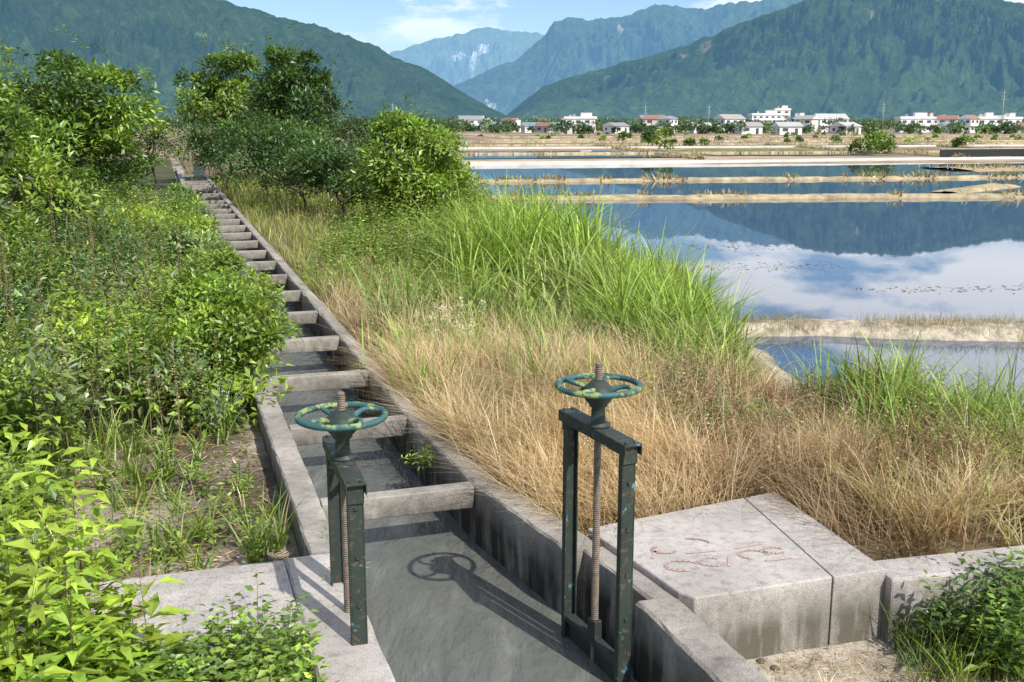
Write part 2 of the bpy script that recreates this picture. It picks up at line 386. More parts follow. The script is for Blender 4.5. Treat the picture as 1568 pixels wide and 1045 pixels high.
# ------------------------------------------------------------ vegetation generators
def U(lo,hi,n): return rng.uniform(lo,hi,n)
def blades(base,h,w,lean,curve,col,segs=3,ang=None,basedark=.65,drop=.25):
    n=len(base);t=np.linspace(0,1,segs+1)
    th=U(0,2*np.pi,n) if ang is None else ang
    ph=th+np.pi/2+U(-.7,.7,n)
    off=h[:,None]*(lean[:,None]*t+curve[:,None]*t**2)
    zz=h[:,None]*(t-drop*np.clip(curve,0,2)[:,None]*t**3)
    cxs=base[:,0:1]+np.cos(th)[:,None]*off;cys=base[:,1:2]+np.sin(th)[:,None]*off;czs=base[:,2:3]+zz
    ww=w[:,None]*(np.clip(1-t,0,1)**.8*.95+.05)*.5
    sx=np.cos(ph)[:,None]*ww;sy=np.sin(ph)[:,None]*ww
    Lf=np.stack([cxs-sx,cys-sy,czs],-1);Rt=np.stack([cxs+sx,cys+sy,czs],-1)
    V=np.stack([Lf,Rt],2).reshape(-1,3)
    m=2*(segs+1);q=np.array([[2*i,2*i+1,2*i+3,2*i+2] for i in range(segs)])
    F=(np.arange(n)*m)[:,None,None]+q[None]
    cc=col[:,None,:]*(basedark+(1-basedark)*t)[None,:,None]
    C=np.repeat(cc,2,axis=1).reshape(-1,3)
    return V,F.reshape(-1,4),C
def leaves(c,d,nr,L,W,col,droop=.15):
    d=d/np.linalg.norm(d,axis=1,keepdims=True)
    s=np.cross(d,nr);s/=np.linalg.norm(s,axis=1,keepdims=True)+1e-9
    n=np.cross(s,d)
    L=L[:,None];W=W[:,None]
    tip=c+d*L-n*L*droop;mid=c+d*L*.5-n*W*.16
    Lp=c+d*L*.42+s*W*.5+n*W*.06;Rp=c+d*L*.42-s*W*.5+n*W*.06
    V=np.stack([c,Lp,tip,mid,Rp],1).reshape(-1,3)
    q=np.array([[0,3,2,1],[0,4,2,3]])
    F=(np.arange(len(c))*5)[:,None,None]+q[None]
    return V,F.reshape(-1,4),np.repeat(col,5,axis=0)
def colvar(n,palette,var=.22,w=None):
    p=np.array(palette);k=rng.choice(len(p),n,p=w)
    k2=rng.choice(len(p),n,p=w);m=U(0,.5,n)[:,None]
    return (p[k]*(1-m)+p[k2]*m)*np.exp(rng.normal(0,var,n))[:,None]
GREEN=[(.16,.255,.04),(.205,.31,.045),(.12,.21,.035),(.25,.35,.055)]
DARK=[(.065,.13,.033),(.09,.17,.038),(.052,.105,.028)]
YEL=[(.33,.44,.05),(.28,.40,.045),(.20,.32,.04)]
GREY=[(.18,.25,.115),(.15,.21,.095),(.23,.29,.14)]
STRAW=[(.80,.63,.37),(.68,.50,.26),(.86,.72,.46),(.52,.35,.17)]
BROWN=[(.26,.16,.09),(.32,.19,.10),(.17,.11,.065),(.38,.26,.14)]
def stemplants(acc,base,h,nl,L,W,pal,var=.2,bush=.35,lean=.25,stemcol=(.12,.14,.05),w=None,droop=.2,tmin=.12,sw=.012,tone=None):
    n=len(base)
    th=U(0,2*np.pi,n);ln=np.abs(rng.normal(0,lean,n))
    V,F,C=blades(base,h,np.full(n,sw),ln,ln*.4,np.tile(np.array(stemcol),(n,1)),3,th,.8)
    acc.add(V,F,C)
    if tone is None: tone=colvar(n,pal,var*.8,w)
    i=np.repeat(np.arange(n),nl);j=np.tile(np.arange(nl),n)
    t=tmin+(1-tmin)*((j+U(0,1,len(j)))/nl)
    off=h[i]*(ln[i]*t+ln[i]*.4*t*t)
    p=np.stack([base[i,0]+np.cos(th[i])*off,base[i,1]+np.sin(th[i])*off,base[i,2]+h[i]*(t-.1*ln[i]*t**3)],-1)
    a=j*2.4+U(-.5,.5,len(j));el=U(-.1,.75,len(j))
    d=np.stack([np.cos(a)*np.cos(el),np.sin(a)*np.cos(el),np.sin(el)],-1)
    r=U(0,1,len(j))*bush*(1.05-t)*L*3
    p=p+d*r[:,None]
    nr=np.stack([rng.normal(0,.35,len(j)),rng.normal(0,.35,len(j)),np.ones(len(j))],-1)
    sz=(1.15-.65*t)*U(.7,1.25,len(j))
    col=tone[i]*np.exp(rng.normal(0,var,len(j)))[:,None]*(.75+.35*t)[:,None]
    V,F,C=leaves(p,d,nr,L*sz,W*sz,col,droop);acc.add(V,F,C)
def crown(acc,cs,rs,nper,L,W,pal,var=.2,flat=.8,w=None,fill=.55,tone=None):
    cs=np.array(cs);rs=np.array(rs)
    if tone is None: tone=colvar(len(cs),pal,.22,w)
    i=np.repeat(np.arange(len(cs)),nper);n=len(i)
    v=rng.normal(0,1,(n,3));v/=np.linalg.norm(v,axis=1,keepdims=True)
    v[:,2]=np.where(v[:,2]<-.3,-v[:,2],v[:,2])
    r=rs[i]*(fill+(1-fill)*U(0,1,n)**.6)*(1+.16*rng.normal(0,1,n))
    p=cs[i]+v*r[:,None]*np.array([1,1,flat])
    d=v+rng.normal(0,.6,(n,3));d[:,2]-=.15
    nr=v*.5+np.array([0,0,1])+rng.normal(0,.4,(n,3))
    s=U(.65,1.3,n)
    col=tone[i]*np.exp(rng.normal(0,var,n))[:,None]
    V,F,C=leaves(p,d,nr,L*s,W*s,col,.15);acc.add(V,F,C)
def tree(name,x,y,H,R,pal,nclump=26,nper=330,L=.16,W=.07,trunk=.12,low=.3,w=None,rs=.34):
    z0=float(height(x,y));g=empty(name)
    cs=[];rr=[]
    for k in range(nclump):
        v=rng.normal(0,1,3);v/=np.linalg.norm(v);q=rng.random()**.4
        zz=H*(low+(1-low)*.5)+v[2]*q*H*(1-low)*.5*.85
        taper=1-.3*max(0,v[2])
        cs.append((x+v[0]*q*R*.9*taper,y+v[1]*q*R*.9*taper,z0+zz));rr.append(R*rs*rng.uniform(.5,1.3)*(1-.25*max(v[2],0)))
    acc=Acc();crown(acc,cs,rr,nper,L,W,pal,.22,.75,w)
    top=[c for c in cs if c[2]>z0+H*(low+.3*(1-low))]
    if top:
        tb=np.array(top)[rng.integers(0,len(top),len(top)*3)]+rng.normal(0,R*.2,(len(top)*3,3))
        stemplants(acc,tb,U(.25,.55,len(tb))*R*.5,14,L,W,pal,.2,.2,.5,(.1,.1,.05))
    acc.make('foliage',M_leaf,g)
    b=B();th=H*.55
    tp=[Vector((x+.12*math.sin(i*1.3),y+.1*math.cos(i),z0-.1+th*i/5)) for i in range(6)]
    b.tube(tp,[trunk*(1-.12*i) for i in range(6)],8)
    for k,c in enumerate(cs):
        if k%2: continue
        s=tp[2+(k//2)%4];e=Vector(c);m_=(s+e)/2+Vector((0,0,.12*H*rng.random()-.05*H))
        b.tube([s,(s+m_)/2+Vector((0,0,.03)),m_,(m_+e)/2,e],[trunk*.5,trunk*.4,trunk*.3,trunk*.2,trunk*.08],6)
    b.make('trunk',[M_bark],g);return g
GD=GREEN+DARK
tree('broadleaf_tree',-11.5,28,5.4,2.2,GD,46,200,.19,.085,.12,.12)
tree('broadleaf_tree',-9.9,19.5,4.1,2.1,GD,40,220,.15,.065,.12,.05)
tree('broadleaf_tree',-13.2,23.5,5.0,2.5,GREEN+DARK[:1],46,200,.17,.08,.12,.05)
tree('broadleaf_tree',-16.2,30,5.9,2.9,GD,46,200,.2,.09,.12,.05)
tree('broadleaf_tree',-14.7,55,6.9,2.7,GREEN+DARK[:2],50,240,.25,.115,.12,.12)
tree('broadleaf_tree',-10.3,50,6.9,2.7,DARK+GREEN[2:3],52,260,.25,.11,.12,.08)
tree('broadleaf_tree',-20,48,5.2,3.0,GD,40,180,.25,.11,.12,.03)
tree('broadleaf_tree',-17.5,38,4.9,2.6,GD,40,180,.22,.10,.12,.03)
def shrub(name,x,y,H,R,pal,n=24,nper=210,L=.15,W=.065,w=None): return tree(name,x,y,H,R,pal,n,nper,L,W,.05,.0,w,.42)
shrub('round_shrub',-2.75,30,3.4,1.7,GREEN+DARK[1:2],46,290,.17,.075)
shrub('dark_shrub',-9.4,40,3.5,2.0,DARK)
shrub('dark_shrub',-7.2,36,3.0,2.0,DARK)
shrub('dark_shrub',-5.4,33,2.6,1.6,DARK)
shrub('dark_shrub',-12.0,44,3.6,1.9,DARK)
shrub('dark_shrub',-6.6,44,3.3,2.2,DARK)
shrub('dark_shrub',-4.6,38,2.7,1.7,DARK)
shrub('dark_shrub',-2.9,34,2.2,1.5,GD)
shrub('dark_shrub',-13.9,36,3.4,1.2,GD)
shrub('dark_shrub',-17.0,50,4.2,1.8,GD)
shrub('dark_shrub',-13.2,31.5,2.6,1.1,GD)
shrub('round_shrub',-8.6,15.5,2.7,1.4,GREEN+GREY,30,220,.13,.055)
shrub('round_shrub',-7.4,11.8,2.2,1.2,GREEN,30,220,.12,.06)
shrub('round_shrub',-11.0,17,3.3,1.7,GD,30,220,.14,.06)
shrub('round_shrub',-9.6,22,2.8,1.3,GD,26,200,.14,.06)
shrub('canal_bush',-3.15,11.4,1.4,.62,YEL[1:]+GREEN,26,190,.085,.04)
shrub('canal_bush',-3.65,12.9,1.5,.7,GREEN+YEL[1:],28,190,.085,.04)
shrub('canal_bush',-4.45,15.2,1.3,.7,GREEN,24,180,.09,.04)
shrub('canal_bush',-5.7,18.8,1.25,.75,GREEN+GREY,24,180,.10,.045)
g=empty('longan_shrub');acc=Acc()
n=130;bx=np.stack([U(-3.1,-1.75,n),U(3.4,5.0,n),np.full(n,-.25)],-1)
hs=np.interp(bx[:,0],[-3.1,-2.2,-1.75],[2.1,1.7,.9])*U(.5,1.05,n)
stemplants(acc,bx,hs,32,.20,.07,YEL,.22,.42,.1,(.12,.11,.05),None,.35,.15)
acc.make('foliage',M_leaf,g)
# ---- left weeds
def place(n,a0,a1,b0,b1):
    a=U(a0,a1,n);b=U(b0,b1,n);x,y=ab2xy(a,b);return a,b,x,y
def zonetone(x,y,n):
    z=fbm(x*.45,y*.45,3,77);z2=fbm(x*1.3,y*1.3,2,78)
    g1=colvar(n,GREEN,.15);g2=colvar(n,GREY,.12);g3=colvar(n,YEL,.12);g4=colvar(n,DARK,.15)
    t=np.where((z<.42)[:,None],g4,np.where((z<.52)[:,None],g2,np.where((z<.62)[:,None],g1,g3)))
    return np.where((z2>.6)[:,None],g1,t)
def wh(a,b_): return np.interp(-b_,[.2,.8,2,4,9],[.6,1.0,1.4,1.8,2.4])
acc=Acc()
n=1500;a=9.6+25*U(0,1,n)**1.35;b_=-.08-9.5*U(0,1,n)**1.2;x,y=ab2xy(a,b_)
keep=~((a<10.9)&(b_>-1.9))
H_=wh(a,b_)*(.7+.6*fbm(x*.7,y*.7,3,31));r_=U(.2,.42,n)*(1+.02*(a-10))
r_=np.minimum(r_,.12+.45*H_)
cz=height(x,y)+np.maximum(r_*.3,H_*U(.25,.8,n)-r_*.3)
tn=zonetone(x,y,n)
crown(acc,np.stack([x,y,cz],-1)[keep],r_[keep],70,.11,.05,GREEN,.25,.85,None,.5,tn[keep])
n=150;a=U(15,42,n);b_=U(-.7,-.02,n);x,y=ab2xy(a,b_);r_=U(.2,.36,n)
crown(acc,np.stack([x,y,-.28+U(.3,.75,n)],-1),r_,60,.12,.055,GREEN,.25,.85,None,.5,zonetone(x,y,n))
n=420;a=U(5.0,10,n);b_=U(-7,-2.1,n);x,y=ab2xy(a,b_)
H_=np.interp(-b_,[2.1,3,6],[.35,1.0,1.9])*(.7+.6*fbm(x*.9,y*.9,3,31));r_=np.minimum(U(.2,.38,n),.1+.4*H_)
crown(acc,np.stack([x,y,height(x,y)+np.maximum(r_*.3,H_*U(.2,.8,n)-r_*.3)],-1),r_,80,.10,.05,GREEN,.25,.85,None,.5,zonetone(x,y,n))
acc.make('weed_thicket',M_leaf)
acc=Acc()
n=2600;a=9.6+24*U(0,1,n)**1.3;b_=-.3-8.5*U(0,1,n)**1.15;x,y=ab2xy(a,b_)
hh_=wh(a,b_)*U(.75,1.3,n)*(.7+.6*fbm(x*.7,y*.7,3,31))
keep=~((a<10.8)&(b_>-1.8));base=np.stack([x,y,height(x,y)],-1);tn=zonetone(x,y,n)
z=fbm(x*.45,y*.45,3,77)
for lo,hi,L,W,nl in((0,.44,.10,.045,20),(.44,.53,.07,.025,30),(.53,1,.11,.05,18)):
    k=keep&(z>=lo)&(z<hi)
    if k.sum(): stemplants(acc,base[k],hh_[k],nl,L,W,GREEN,.24,.6,.2,(.12,.14,.05),None,.2,.4,.012,tn[k])
acc.make('roadside_weeds',M_leaf)
acc=Acc()
a,b_,x,y=place(420,9.8,24,-5,-.4)
stemplants(acc,np.stack([x,y,height(x,y)],-1),U(1.0,2.0,420)*np.interp(-b_,[.4,2.5],[.6,1.1]),36,.038,.024,[(.40,.24,.14),(.45,.34,.20),(.38,.34,.17)],.25,.6,.1,(.3,.22,.11),None,.1,.5)
acc.make('dry_seed_heads',M_leaf)
acc=Acc()
n=600;a,b_,x,y=place(n,5.2,10.5,-6.5,-2.1)
hh_=np.interp(-b_,[2.1,3,6],[.45,1.15,2.0])*U(.7,1.15,n)
k=fbm(x,y,3,8)>.47
base=np.stack([x,y,height(x,y)],-1)
stemplants(acc,base[k],hh_[k],18,.19,.12,GREEN+YEL[2:],.25,.5,.2)
stemplants(acc,base[~k],hh_[~k],26,.09,.04,GREEN+GREY,.25,.5,.2)
acc.make('broadleaf_weeds',M_leaf)
acc=Acc()
n=900;a,b_,x,y=place(n,4.0,5.8,-2.0,-.44)
stemplants(acc,np.stack([x,y,height(x,y)],-1),U(.3,.64,n),22,.09,.056,GREEN+GREEN+YEL[2:]+GREY[:1]+DARK[:1],.22,.5,.2)
acc.make('mint_weeds',M_leaf)
acc=Acc()
n=120;a,b_,x,y=place(n,7.0,10.9,-2.6,-.4)
k=fbm(x*1.5,y*1.5,2,4)>.42
stemplants(acc,np.stack([x,y,height(x,y)],-1)[k],U(.15,.5,k.sum()),22,.08,.035,GREEN+YEL[2:],.2,.5,.3)
n=110;a,b_,x,y=place(n,7.0,11.2,-2.8,-.3)
for i in range(n):
    m_=16;bb=np.stack([x[i]+rng.normal(0,.03,m_),y[i]+rng.normal(0,.03,m_),np.full(m_,float(height(x[i],y[i])))],-1)
    acc.add(*blades(bb,U(.12,.5,m_)*rng.uniform(.5,1.2),np.full(m_,.018),U(0,.5,m_),U(.1,.9,m_),colvar(m_,GREEN+YEL[1:]+(STRAW[:1] if i%3==0 else []),.15)))
acc.make('sparse_weeds',M_leaf)
acc=Acc();n=3000;a,b_,x,y=place(n,6.0,11,-3.2,-.3)
ds=(a<6.95);zb=np.where(ds,0.004,height(x,y)+.012)
th=U(0,6.28,n);d=np.stack([np.cos(th),np.sin(th),U(-.05,.2,n)],-1)
k=(~ds)|((b_<-1.2)&(rng.random(n)<.9))
acc.add(*leaves(np.stack([x,y,zb],-1)[k],d[k],np.tile([0,0,1.],(k.sum(),1)),U(.04,.22,k.sum()),U(.006,.02,k.sum()),colvar(k.sum(),STRAW+BROWN,.2),0))
acc.make('dry_litter',M_grass)
acc=Acc();m_=60;bb=np.stack([rng.normal(-2.98,.05,m_),rng.normal(10.2,.05,m_),np.full(m_,-.25)],-1)
acc.add(*blades(bb,U(.3,.55,m_),np.full(m_,.024),U(.05,.6,m_),U(0,.3,m_),colvar(m_,[(.45,.53,.50),(.34,.46,.40)],.1)))
acc.make('silver_grass_tuft',M_leaf)
b=B()
for i in range(70):
    a_,bb_=rng.uniform(7,11),rng.uniform(-2.6,-.3);x,y=ab2xy(a_,bb_);r=rng.uniform(.01,.035);z=float(height(x,y))
    b.lathe((x,y,z-.005),[(r*.8,0),(r,r*.3),(r*.75,r*.7),(r*.3,r*.85)],7,0,False)
for i in range(60):
    x=rng.uniform(1.5,3.5);y=rng.uniform(4.6,6.1);r=rng.uniform(.008,.03)
    if y<float(fline(x))-.05: b.lathe((x,y,float(height(x,y))-.005),[(r*.8,0),(r,r*.3),(r*.75,r*.7),(r*.3,r*.85)],7,0,False)
b.make('loose_stones',[M_conc2])
# ---- right strip
def landok(x,y):
    a,b_=xy2ab(x,y)
    ok=(b_>br(a)+.24)&(height(x,y)>-1.0)
    inslab=(x<2.06+(7.7-y)*.255)&(y<6.97+.5*(x-.45))
    ok&=~inslab
    ok&=~(y<6.62+.24*(x-2.47))
    return ok
def bank(x,y):
    return (x>2.7+.05*rng.random(len(x)))&(y>11.2-.35*(x-3))&(y<20)
def scat(n,x0,x1,y0,y1,f=None,nobank=True):
    x=U(x0,x1,n);y=U(y0,y1,n);k=landok(x,y)
    if nobank: k&=~bank(x,y)
    if f is not None: k&=rng.random(n)<f(x,y)
    x=x[k];y=y[k];return np.stack([x,y,height(x,y)-.01],-1)
def pos_green(x,y):
    g=sstep(x-(1.2-.08*(y-8)),-.3,.9)*sstep(y,10.4,12.2)*(x<3.3)
    g=np.maximum(g,sstep(y+1.3*(x+3.2)*.6,16.2,19.0))
    g=np.maximum(g,sstep(x,3.2,4.0)*sstep(y,8.0,9.0))
    return np.clip(g+1.6*(fbm(x*.7,y*.7,3,55)-.5),0,1)
def strawmask(x,y): return np.clip(1.15-1.1*pos_green(x,y),0.1,1)*(.25+.75*sstep(fbm(x*2.4,y*2.4,3,66),.36,.5))
def hcap(p): return np.where((p[:,0]>2.3)&(p[:,0]<3.7)&(p[:,1]>8.6),.6,1.0)
acc=Acc()
for n,x0,x1,y0,y1,w_ in((62000,-2.5,3,6.5,12,.008),(38000,-4,5.5,8,20,.011),(16000,-8,4,18,34,.015)):
    p=scat(n,x0,x1,y0,y1,strawmask);k=len(p)
    cl=fbm(p[:,0]*2.2,p[:,1]*2.2,3,61)
    h_=U(.12,.6,k)*(.2+1.6*cl)*hcap(p)
    pt=fbm(p[:,0]*1.1,p[:,1]*1.1,3,14);pt2=fbm(p[:,0]*3.3,p[:,1]*3.3,2,15)
    col=colvar(k,STRAW,.22)*(.5+.55*pt+.45*pt2)[:,None]
    br_=np.clip(sstep(p[:,0],1.4,2.4)*(p[:,1]<11.5)*.65+.45*sstep(fbm(p[:,0]*1.6,p[:,1]*1.6,3,16),.56,.68),0,.75)
    col=col*(1-br_[:,None])+colvar(k,BROWN,.25)*br_[:,None]
    wind=2.6+3.2*(fbm(p[:,0]*1.4,p[:,1]*1.4,2,17)-.5)*2+rng.normal(0,1.1,k)
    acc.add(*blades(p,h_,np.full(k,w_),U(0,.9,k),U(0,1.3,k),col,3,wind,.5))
p=scat(2600,-3,2.6,7.2,16,lambda x,y:strawmask(x,y));k=len(p)
acc.add(*blades(p,U(.45,.85,k),np.full(k,.009),U(0,.35,k),U(0,.35,k),colvar(k,[(.85,.75,.52),(.78,.64,.40)],.1),3,None,.8))
acc.make('dry_grass',M_grass)
acc=Acc()
for n,x0,x1,y0,y1,w_,hm in((20000,-4,6.5,8,20,.013,.48),(28000,-10,4,17,40,.02,.45),(12000,-16,2,36,62,.035,.6)):
    p=scat(n,x0,x1,y0,y1,lambda x,y:np.clip(pos_green(x,y)+.09,0,1));k=len(p)
    h_=U(.4,1,k)*hm*(.4+1.2*fbm(p[:,0]*1.5,p[:,1]*1.5,3,71))*hcap(p)
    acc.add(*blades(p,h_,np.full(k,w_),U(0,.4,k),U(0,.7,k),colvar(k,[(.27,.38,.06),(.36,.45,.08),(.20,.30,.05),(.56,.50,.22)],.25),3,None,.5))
acc.make('green_grass',M_grass)
def tufts(acc,cs,nb,hlo,hhi,w_,pal,spread=.12,lean=.35,curve=.6,var=.18,hm=None):
    cs=np.array(cs);i=np.repeat(np.arange(len(cs)),nb);k=len(i)
    H0=U(hlo,hhi,len(cs))
    if hm is not None: H0=H0*hm
    hs=H0[i]*U(.4,1.12,k)
    base=np.stack([cs[i,0]+rng.normal(0,spread,k),cs[i,1]+rng.normal(0,spread,k),cs[i,2]],-1)
    tone=colvar(len(cs),pal,.2)
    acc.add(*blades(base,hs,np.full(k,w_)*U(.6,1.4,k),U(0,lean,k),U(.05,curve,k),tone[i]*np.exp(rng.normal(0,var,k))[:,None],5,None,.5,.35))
REED=[(.29,.43,.06),(.37,.51,.10),(.21,.33,.05),(.46,.50,.18),(.22,.35,.08)]
acc=Acc()
p=scat(320,-1.8,3.4,14.5,26,lambda x,y:sstep(fbm(x*.8,y*.8,2,91),.42,.5));tufts(acc,p,20,.5,1.5,.044,REED,.15,.5,1.0)
p=scat(330,.9,3.3,11.0,17.5,lambda x,y:sstep(x+.12*(y-12),1.1,2.0),False);p=p[(p[:,0]<2.9+.05*(p[:,1]-14))];tufts(acc,p,22,.45,1.1,.03,REED,.12,.45,1.0,.18,np.where((p[:,0]>2.3)&(p[:,1]<12.5),.6,1.))
p=scat(300,3.15,7.5,8.2,11.4,lambda x,y:sstep(fbm(x*.8,y*.8,2,93),.35,.5),False);tufts(acc,p,26,.4,.95,.025,REED,.12,.4,.9,.18,np.interp(p[:,0],[3.1,3.6,6],[.75,1.0,1.1]))
p=scat(90,-.8,1.6,18.5,22.5);tufts(acc,p,16,1.3,2.1,.052,REED[:2],.12,.3,.8)
p=scat(70,1.2,2.9,13.2,17,None,False);tufts(acc,p,14,.9,1.4,.04,REED[:2],.12,.35,.8)
p=scat(130,-1.4,1.6,10.5,14.5);tufts(acc,p,20,.35,.8,.024,REED)
acc.make('reed_grass',M_grass)
acc=Acc()
p=scat(130,2.5,5.8,6.9,9.0,None,False);tufts(acc,p,60,.3,.75,.011,STRAW+[(.36,.40,.12)],.09,.6,1.0)
p=scat(80,.9,2.6,9.5,13);tufts(acc,p,60,.4,.75,.011,STRAW,.1,.6,1.1)
p=scat(170,-2,1.5,7.6,14);tufts(acc,p,40,.3,.72,.009,STRAW,.1,.7,1.2)
acc.make('straw_tufts',M_grass)
acc=Acc()
p=scat(620,1.6,3.9,7.6,10.9,lambda x,y:sstep(fbm(x*.9,y*.9,2,41),.3,.5));stemplants(acc,p,U(.3,.85,len(p))*hcap(p),30,.05,.024,BROWN,.25,.6,.25,(.18,.11,.07))
p=scat(520,-2.3,2,7.6,14,lambda x,y:0.5);stemplants(acc,p,U(.25,.62,len(p)),24,.04,.02,STRAW+BROWN,.2,.6,.3,(.4,.3,.15))
acc.make('dead_forbs',M_leaf)
acc=Acc()
p=scat(380,1.4,3.2,8.6,11.6,lambda x,y:sstep(fbm(x*.9,y*.9,2,43),.35,.5));stemplants(acc,p,U(.3,.75,len(p))*hcap(p),34,.06,.028,GREEN+GREY+BROWN[:1],.25,.6,.3)
p=scat(1000,-4,2.5,13,24,lambda x,y:.75*pos_green(x,y));stemplants(acc,p,U(.3,.9,len(p)),24,.10,.042,GREEN+YEL[1:],.22,.6,.25)
p=scat(560,-4,1.5,21,32);stemplants(acc,p,U(.5,1.5,len(p)),26,.14,.06,GREEN+YEL[2:],.22,.6,.25)
p=scat(260,-2,1.5,8.5,15);stemplants(acc,p,U(.2,.55,len(p)),22,.06,.024,GREEN+GREY,.22,.6,.3)
p=scat(300,3.4,7,7.2,10.5);stemplants(acc,p,U(.3,.7,len(p)),26,.06,.03,GREEN+YEL,.22,.6,.3)
acc.make('green_forbs',M_leaf)
acc=Acc();n=46;x=rng.normal(-.75,.25,n);y=rng.normal(12.2,.5,n);bb=np.stack([x,y,height(x,y)],-1)
hs=U(.5,.85,n);acc.add(*blades(bb,hs,np.full(n,.008),np.zeros(n),np.zeros(n),np.tile([.3,.3,.12],(n,1))))
m_=12;i=np.repeat(np.arange(n),m_);c0=np.stack([x[i],y[i],bb[i,2]+hs[i]*.97],-1)+rng.normal(0,.02,(n*m_,3))
d=rng.normal(0,1,(n*m_,3));d[:,2]=.3;acc.add(*leaves(c0,d,np.tile([0,0,1.],(n*m_,1)),np.full(n*m_,.03),np.full(n*m_,.02),np.tile([.75,.7,.5],(n*m_,1))))
acc.make('white_umbel_flowers',M_leaf)
acc=Acc()
n=190;x=U(2.45,4.2,n);y=fline(x)-U(.03,.7,n);k=(x>2.5+.6*rng.random(n))
bb=np.stack([x,y,height(x,y)],-1)[k];stemplants(acc,bb,U(.3,.68,len(bb)),28,.10,.045,DARK+GREEN[:2],.22,.5,.3)
k=rng.random(n)<.6;cs=np.stack([x,y,height(x,y)],-1)[k];tufts(acc,cs,22,.2,.45,.009,GREEN+YEL[1:],.05,.5,.8)
acc.make('wall_foot_weeds',M_leaf)
acc=Acc()
n=160;x=U(1.5,4,n);y=U(4.3,6.3,n);k=(y<fline(x)-.03)&(fbm(x*2,y*2,2,6)>.45)
cs=np.stack([x,y,height(x,y)],-1)[k];tufts(acc,cs,26,.04,.13,.005,STRAW+BROWN[:2],.08,.9,1.2)
n=3500;x=U(1.4,4.2,n);y=U(4.2,6.4,n);k=(y<fline(x)-.03);th=U(0,6.28,n)
d=np.stack([np.cos(th),np.sin(th),U(-.05,.1,n)],-1)
acc.add(*leaves(np.stack([x,y,height(x,y)+.008],-1)[k],d[k],np.tile([0,0,1.],(k.sum(),1)),U(.02,.1,k.sum()),U(.003,.007,k.sum()),colvar(k.sum(),STRAW+BROWN,.2),0))
acc.make('dry_straw_litter',M_grass)
acc=Acc()
for (a,b_) in((9.0,1.05),(6.75,-.02),(12.3,1.08)):
    x,y=ab2xy(a,b_);m_=9;bb=np.stack([x+rng.normal(0,.03,m_),y+rng.normal(0,.03,m_),np.full(m_,-.2)],-1)
    stemplants(acc,bb,U(.12,.3,m_),16,.07,.022,YEL+GREEN,.2,.5,.6)
acc.make('wall_crevice_plant',M_leaf)
b=B();b.box((-17.75,60,.15),(.3,.3,.35),.3,0);b.box((-17.75,60,.56),(.3,.3,.06),.3,1);b.make('canal_marker_block',[M_conc2,plain('faded_orange_paint',(.4,.2,.13))],None,.03)
# ------------------------------------------------------------ bunds
M_bund=plain('bund_earth',(.40,.345,.265),.95,.1,.55,4,.07);M_path=plain('concrete_path',(.50,.47,.42),.9,.2,.2,.7)
M_bundd=plain('bund_earth_dry_grass',(.38,.31,.19),.95,.1,.5,1.2,.08)
def bund(name,pts,w,zt,mat,step=.15,zb=-1.3,rough=.22):
    P_=np.array(pts,float);seg=np.linalg.norm(np.diff(P_,axis=0),axis=1);cum=np.r_[0,np.cumsum(seg)]
    s=np.arange(0,cum[-1],step);x=np.interp(s,cum,P_[:,0]);y=np.interp(s,cum,P_[:,1])
    if w<3:
        k_=max(3,int(1.2/step));ker=np.ones(k_)/k_
        xp=np.pad(x,k_,mode='edge');yp=np.pad(y,k_,mode='edge');x=np.convolve(xp,ker,'same')[k_:-k_];y=np.convolve(yp,ker,'same')[k_:-k_]
    dx=np.gradient(x);dy=np.gradient(y);l=np.hypot(dx,dy)+1e-9;nx=-dy/l;ny=dx/l
    mea=rough*1.6*(fbm(s*.25,s*0+pts[0][0],3,34)-.5)*2;x=x+nx*mea;y=y+ny*mea
    o=np.array([-1,-.85,-.7,-.5,-.25,0,.25,.5,.7,.85,1.]);hz=np.array([0,.42,.72,.92,1,1,1,.92,.72,.42,0])
    V=[]
    for oo,h_ in zip(o,hz):
        jj=rough*(fbm(s*1.3+oo*3,s*0+oo*5,5,33)-.5)*2
        ww=w*oo*(1+.6*(fbm(s*.4,s*0+(1 if oo>0 else 9),3,35)-.5))+jj*min(w,1.2)*.8
        V.append(np.stack([x+nx*ww,y+ny*ww,zb+(zt-zb)*h_+jj*.4*h_],-1))
    V=np.stack(V,1);n=len(s);k=len(o);ii=np.arange(n*k).reshape(n,k)
    Fq=np.stack([ii[:-1,:-1],ii[1:,:-1],ii[1:,1:],ii[:-1,1:]],-1).reshape(-1,4)
    return mesh_np(name,V.reshape(-1,3),Fq,mat,None,True)
bl_=[]
bund('earth_bund',[(2.2,16.6),(3.0,18.3),(4.0,19.1),(6.0,19.2),(9.3,18.8),(20,18.5),(60,19.5)],.75,-.80,M_bund);bl_.append(([(4.2,19.2),(9.3,18.9),(20,18.6)],.45,.14))
bund('earth_bund',[(2.9,19.0),(3.3,17.6),(3.6,16),(3.75,14.5),(3.8,13),(3.6,11.8)],.55,-.84,M_bund)
bund('earth_bund',[(-3.5,54),(10,54.5),(30,56),(60,59),(118,66)],.65,-.80,M_bundd,.4);bl_.append(([(-3,54),(30,56),(60,59)],.5,.25))
bund('earth_bund',[(-4,70),(10,72),(35,76),(60,85),(118,100)],.5,-.82,M_bundd,.4);bl_.append(([(-3.5,70),(10,72),(35,76),(60,85)],.4,.3))
bund('earth_bund',[(24,58),(27,62),(31,66)],1.5,-.86,M_bundd,.4)
bund('earth_bund',[(37,90),(60,96),(118,110)],6,-.86,M_bundd,.8);bl_.append(([(37,90),(60,96)],3,.3))
bund('concrete_path',[(-12,97),(0,100),(20,104),(45,112),(120,130)],1.1,-.66,M_path,.8,-1.3,.12)
